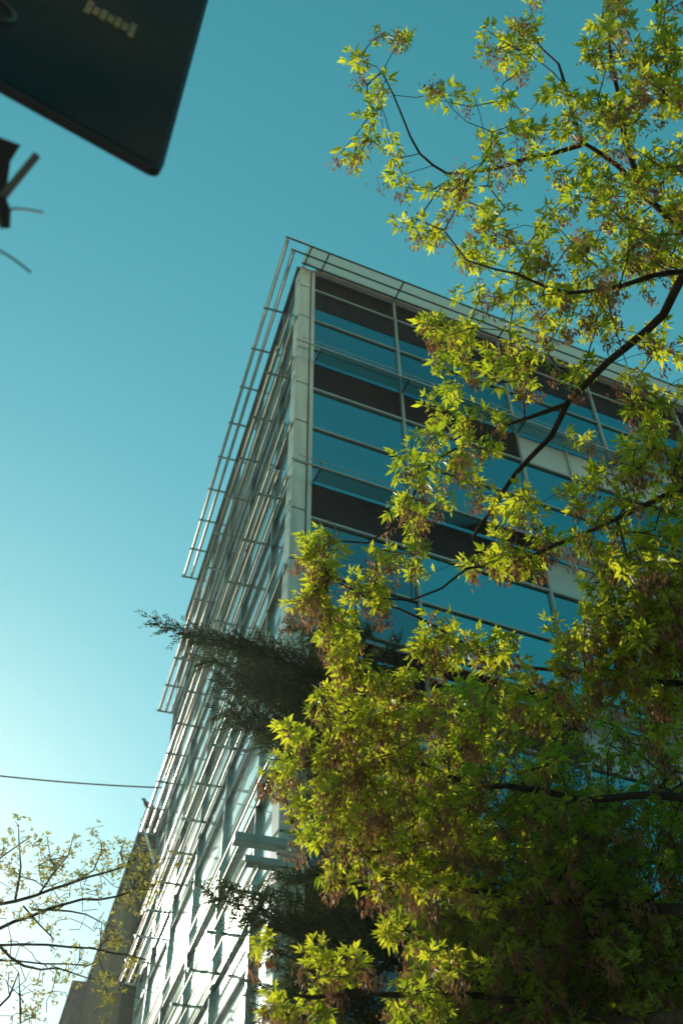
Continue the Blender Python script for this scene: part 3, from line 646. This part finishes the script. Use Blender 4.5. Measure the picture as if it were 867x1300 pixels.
# ---- young tree at the left, just breaking bud
def young_tree():
    base = np.array([-3.9, 7.2, GZ]); root = empty('young_tree', tuple(base)); tag(root, 'sparse bare branched tree just breaking bud at the lower left', 'tree')
    s2 = Skel(); tl = wiggle(smooth_line([base, base + Z * 1.4, base + (.05, .05, 2.6), base + (.1, .1, 3.6), base + (.0, .2, 5.2)], .2), .01)
    mb = MB(); mb.tube(tl, [.09 * (1 - .8 * i / (len(tl) - 1)) for i in range(len(tl))], 10); mb.build('trunk', MAT['bark_young'], root, smooth=True)
    def lb(pts, r0, r1):
        line = wiggle(smooth_line(pts, .12), .008); n = len(line); mb = MB(); mb.tube(line, [r0 + (r1 - r0) * i / (n - 1) for i in range(n)], 6); mb.build('limb', MAT['bark_young'], root, smooth=True)
        pr = -1
        for p in line: pr = s2.node(p, pr, r0, True)
    t1, t2, t3 = tl[int(len(tl) * .5)], tl[int(len(tl) * .6)], tl[int(len(tl) * .38)]
    r = 7.2
    lb([t2, W(-60, 1165, r), W(0, 1148, r), W(50, 1135, r), W(90, 1122, r), W(135, 1108, r), W(160, 1100, r)], .028, .006)
    lb([t1, W(-50, 1195, r), W(0, 1172, r), W(40, 1155, r + .1), W(85, 1145, r + .1), W(150, 1138, r), W(195, 1125, r)], .030, .005)
    lb([t1, W(-50, 1215, r), W(0, 1201, r - .2), W(60, 1197, r - .2), W(115, 1200, r - .2), W(160, 1208, r - .2), W(185, 1215, r - .2)], .022, .005)
    lb([t3, W(-60, 1240, r), W(0, 1218, r + .2), W(60, 1221, r + .2), W(115, 1226, r + .2), W(130, 1220, r + .2)], .020, .004)
    lb([W(0, 1201, r - .2), W(30, 1225, r - .3), W(75, 1232, r - .3), W(110, 1246, r - .3)], .010, .004)
    lb([t3, W(-20, 1300, r), W(12, 1270, r), W(25, 1240, r), W(33, 1300, r + .1)], .012, .006)
    lb([W(20, 1142, r), W(24, 1100, r), W(20, 1070, r), W(20, 1045, r)], .008, .003)
    lb([tl[-4], W(-50, 1110, r), W(-5, 1095, r), W(25, 1072, r), W(38, 1060, r)], .012, .004)
    lb([W(50, 1135, r), W(75, 1105, r), W(92, 1085, r), W(99, 1062, r)], .007, .003)
    lb([W(90, 1122, r), W(120, 1100, r), W(130, 1075, r), W(130, 1062, r)], .006, .003)
    lb([W(40, 1155, r + .1), W(110, 1165, r), W(130, 1175, r), W(128, 1200, r)], .007, .003)
    lb([W(30, 1150, r), W(60, 1185, r), W(66, 1195, r + .2)], .006, .003)
    tg = [W(*q) for q in [(x + rng.normal(0, 4), y + rng.normal(0, 4), r + rng.normal(0, .15)) for x, y in
          [(20, 1042), (28, 1062), (40, 1062), (60, 1064), (55, 1080), (62, 1095), (65, 1100), (82, 1102), (84, 1108), (99, 1064), (95, 1085), (110, 1098), (131, 1075), (132, 1085), (128, 1100), (145, 1085), (157, 1070), (160, 1078), (140, 1105), (127, 1125), (105, 1110),
           (150, 1105), (165, 1095), (172, 1092), (180, 1082), (198, 1080), (205, 1082), (230, 1085), (160, 1110), (175, 1115), (185, 1110), (170, 1128), (160, 1130), (185, 1125), (195, 1128), (168, 1160), (148, 1175), (145, 1185), (125, 1190), (150, 1190), (170, 1215), (172, 1222), (140, 1240), (145, 1245), (130, 1270), (145, 1268), (88, 1240), (86, 1235), (25, 1270), (23, 1280), (5, 1220), (8, 1225),
           (2, 1065), (3, 1075), (2, 1085), (0, 1090), (45, 1255), (70, 1260), (55, 1275), (100, 1195), (60, 1160), (75, 1150), (35, 1115), (45, 1125), (15, 1110), (50, 1100), (75, 1085), (120, 1060), (15, 1245), (40, 1290)]]]
    first = len(s2.p); tp = grow(s2, tg, step=.1, droop=.10)
    fine = [s2.p[rng.integers(0, len(s2.p))] + rng.normal(0, .16, 3) + Z * .05 for q in range(420)]
    fine = [q for q in fine if (lambda c: CY + c[1] / c[2] * F > 1085)(R.T @ (q - CAM))]
    tp2 = grow(s2, fine, step=.08, droop=.1)
    tw, _ = twig_mesh(s2, first, root, MAT['bark_young'], base=.0024, power=.3, rmax=.008); tag(tw, kind='stuff')
    P, Dd = [], []
    for ti, ni in tp:
        for q in range(3): P.append(s2.p[ni] + rng.normal(0, .025, 3)); Dd.append(Z * .6 + rng.normal(0, .5, 3))
    for ti, ni in tp2[:70]: P.append(s2.p[ni]); Dd.append(Z + rng.normal(0, .4, 3))
    v, f, tint = shoot_leaves(P, Dd, nleaf=(3, 7), Lr=(.026, .046)); np_mesh('foliage', v, f, MAT['bud'], root, tint); adopt(root)
young_tree()

# ------------------------------------------------------------------ hanging sign, close by
US = ray(3520, 2072); US = np.array([US[0], US[1], 0]); US /= np.linalg.norm(US); NS = np.cross(US, Z)
pc = W(203, 224, 3.1)                                     # lower right corner
sign = empty('hanging_sign', (pc[0], pc[1], GZ)); tag(sign, 'dark square sign board with a gold mark hanging overhead, out of focus', 'sign')
def sp_(a, z, n=0.0): return pc + US * a + Z * z + NS * n
def rounded(w, h, r, n0, n1, k=6):
    P = []
    for cx_, cz_, a0 in ((-r, r, -90), (-r, h - r, 0), (-w + r, h - r, 90), (-w + r, r, 180)):
        for i in range(k + 1):
            a = math.radians(a0 + 90 * i / k); P.append((cx_ + r * math.cos(a), cz_ + r * math.sin(a)))
    n = len(P); mb = MB(); mb.add([sp_(a, z, n0) for a, z in P] + [sp_(a, z, n1) for a, z in P], [tuple(range(n)), tuple(range(2 * n - 1, n - 1, -1))] + [(i, n + i, n + (i + 1) % n, (i + 1) % n) for i in range(n)]); return mb
SW, SH = .95, 1.7
fr_ = rounded(SW, SH, .04, -.014, .014).build('frame', MAT['sign_frame'], sign)
def inner(w, h, r, m, n0, n1):
    global pc
    keep = pc; pc = keep + US * -m + Z * m; mb = rounded(w - 2 * m, h - 2 * m, r, n0, n1); pc = keep; return mb
inner(SW, SH, .035, .014, .0141, .017).build('panel', MAT['sign_face'], sign)
def sp_px(x, y):                                          # where a sight line meets the board
    r = ray(x, y); t = (pc + NS * .017 - CAM).dot(NS) / r.dot(NS); P = CAM + r * t; return (P - pc).dot(US), (P - pc)[2]
mb = MB(); a0, z0 = sp_px(108, 8); a1, z1 = sp_px(172, 42)
ln = 7
for i in range(ln):
    t = (i + .5) / ln; a = a0 + (a1 - a0) * t; z = z0 + (z1 - z0) * t; w = (a1 - a0) / ln * .40; hh = (.060, .034, .046, .032, .044, .036, .062)[i]
    mb.add([sp_(a - w, z - hh, .0172), sp_(a + w, z - hh, .0172), sp_(a + w, z + hh, .0172), sp_(a - w, z + hh, .0172), sp_(a - w, z - hh, .022), sp_(a + w, z - hh, .022), sp_(a + w, z + hh, .022), sp_(a - w, z + hh, .022)],
           [(3, 2, 1, 0), (4, 5, 6, 7), (0, 1, 5, 4), (1, 2, 6, 5), (2, 3, 7, 6), (3, 0, 4, 7)])
mb.build('lettering', MAT['gold'], sign)
ac, zc = sp_px(-12, 8); mb = MB(); mb.tube([sp_(ac + .07 * math.cos(t), zc + .07 * math.sin(t), .019) for t in np.linspace(0, 2 * math.pi, 33)], .008, 6, cap=False); mb.build('ring_mark', MAT['ring'], sign)
pole_a = -SW - .14
mb = MB(); mb.tube([np.array([*(pc + US * pole_a)[:2], GZ]), pc + US * pole_a + Z * (SH + .25)], .05, 14); mb.build('pole', MAT['black'], sign, smooth=True)
mb = MB()
for z in (.12, SH - .12): mb.tube([sp_(pole_a, z), sp_(-SW + .01, z)], .018, 8)
mb.build('arm', MAT['black'], sign)
adopt(sign)

# cable bracket below the sign, cut by the left edge
br = empty('cable_bracket', tuple(W(0, 230, 2.9))); tag(br, 'blurred dark cable bracket with a pale tube and loose wire ends at the left edge', 'bracket')
def q3(pts, r, n0=.03):
    mb = MB(); P = [W(x, y, r) for x, y in pts]; d = ray(*pts[0]); n = len(P)
    mb.add(P + [p + d * n0 for p in P], [tuple(range(n)), tuple(range(2 * n - 1, n - 1, -1))] + [(i, n + i, n + (i + 1) % n, (i + 1) % n) for i in range(n)]); return mb
q3([(-90, 165), (-5, 172), (27, 184), (14, 205), (8, 248), (-10, 262), (-90, 250)], 2.9, .05).build('plate', MAT['black'], br)
mb = MB(); mb.tube([W(-6, 262, 2.86), W(48, 196, 2.86)], [.011, .010], 10); mb.build('tube', MAT['pale_tube'], br)
mb = MB(); mb.tube([W(2, 250, 2.84), W(4, 268, 2.84), W(7, 290, 2.84)], [.012, .021, .013], 10); mb.build('knob', MAT['black'], br)
mb = MB(); mb.tube(smooth_line([W(0, 268, 2.86), W(20, 265, 2.86), W(40, 267, 2.86), W(56, 270, 2.86)], .02), .0035, 6); mb.build('wire', MAT['pale_tube'], br)
mb = MB(); mb.tube(smooth_line([W(-40, 300, 2.86), W(0, 318, 2.86), W(22, 332, 2.86), W(40, 346, 2.86)], .02), .0035, 6); mb.build('wire', MAT['pale_tube'], br)
mb = MB(); mb.tube([W(-80, 205, 2.92), pc + US * pole_a - Z * .35], .02, 8); mb.build('arm', MAT['black'], br)
adopt(br)
adopt(bld); adopt(nb); adopt(lw)

# ------------------------------------------------------------------ air
mb = MB(); mb.add([(x, y, z) for x in (-905, 905) for y in (-905, 905) for z in (-1.0, 26.0)], [(0, 1, 3, 2), (4, 6, 7, 5), (0, 4, 5, 1), (2, 3, 7, 6), (0, 2, 6, 4), (1, 5, 7, 3)])
m, t, out = nt('haze'); pv = N(t, 'ShaderNodeVolumePrincipled'); pv.inputs['Color'].default_value = (.86, .97, .93, 1); pv.inputs['Density'].default_value = .0005; pv.inputs['Anisotropy'].default_value = .72
t.links.new(pv.outputs[0], out.inputs['Volume'])
tag(mb.build('haze', m), kind='stuff')

# ------------------------------------------------------------------ light
SUNV = np.array([math.sin(math.radians(SUN_AZ)) * math.cos(math.radians(SUN_EL)), math.cos(math.radians(SUN_AZ)) * math.cos(math.radians(SUN_EL)), math.sin(math.radians(SUN_EL))])
sl = bpy.data.lights.new('sun', 'SUN'); so = bpy.data.objects.new('sun', sl); COL.objects.link(so)
sl.energy = 5.0; sl.angle = math.radians(.53); sl.color = (1, .93, .78)
so.rotation_euler = Vector(SUNV).to_track_quat('Z', 'Y').to_euler(); so.location = (0, 0, 60)
w = bpy.data.worlds.new('World'); SC.world = w; w.use_nodes = True; t = w.node_tree; t.nodes.clear()
out = t.nodes.new('ShaderNodeOutputWorld'); bg = t.nodes.new('ShaderNodeBackground'); sky = t.nodes.new('ShaderNodeTexSky')
sky.sky_type = 'NISHITA'; sky.sun_disc = False; sky.sun_elevation = math.radians(SUN_EL); sky.sun_rotation = math.radians(SUN_AZ)
sky.air_density = 1.0; sky.dust_density = 0.13; sky.ozone_density = 1.0
# colour balance of the film stock: one curve per channel on the whole sky
sep = t.nodes.new('ShaderNodeSeparateColor'); com = t.nodes.new('ShaderNodeCombineColor'); t.links.new(sky.outputs[0], sep.inputs[0])
for ch, (pw, gain) in enumerate(((1.6, 3.2), (.97, 2.12), (1.0, 1.56))):
    m0 = t.nodes.new('ShaderNodeMath'); m0.operation = 'POWER'; t.links.new(sep.outputs[ch], m0.inputs[0]); m0.inputs[1].default_value = pw
    m1 = t.nodes.new('ShaderNodeMath'); m1.operation = 'MULTIPLY'; t.links.new(m0.outputs[0], m1.inputs[0]); m1.inputs[1].default_value = gain * .1 ** pw / .15
    t.links.new(m1.outputs[0], com.inputs[ch])
t.links.new(com.outputs[0], bg.inputs[0]); bg.inputs[1].default_value = .15
t.links.new(bg.outputs[0], out.inputs[0])

SC.view_settings.view_transform = 'Standard'; SC.view_settings.look = 'None'; SC.view_settings.exposure = 0; SC.view_settings.gamma = 1
SC.cycles.max_bounces = 8; SC.cycles.transparent_max_bounces = 8; SC.cycles.use_denoising = True
SC.cycles.sample_clamp_indirect = 6
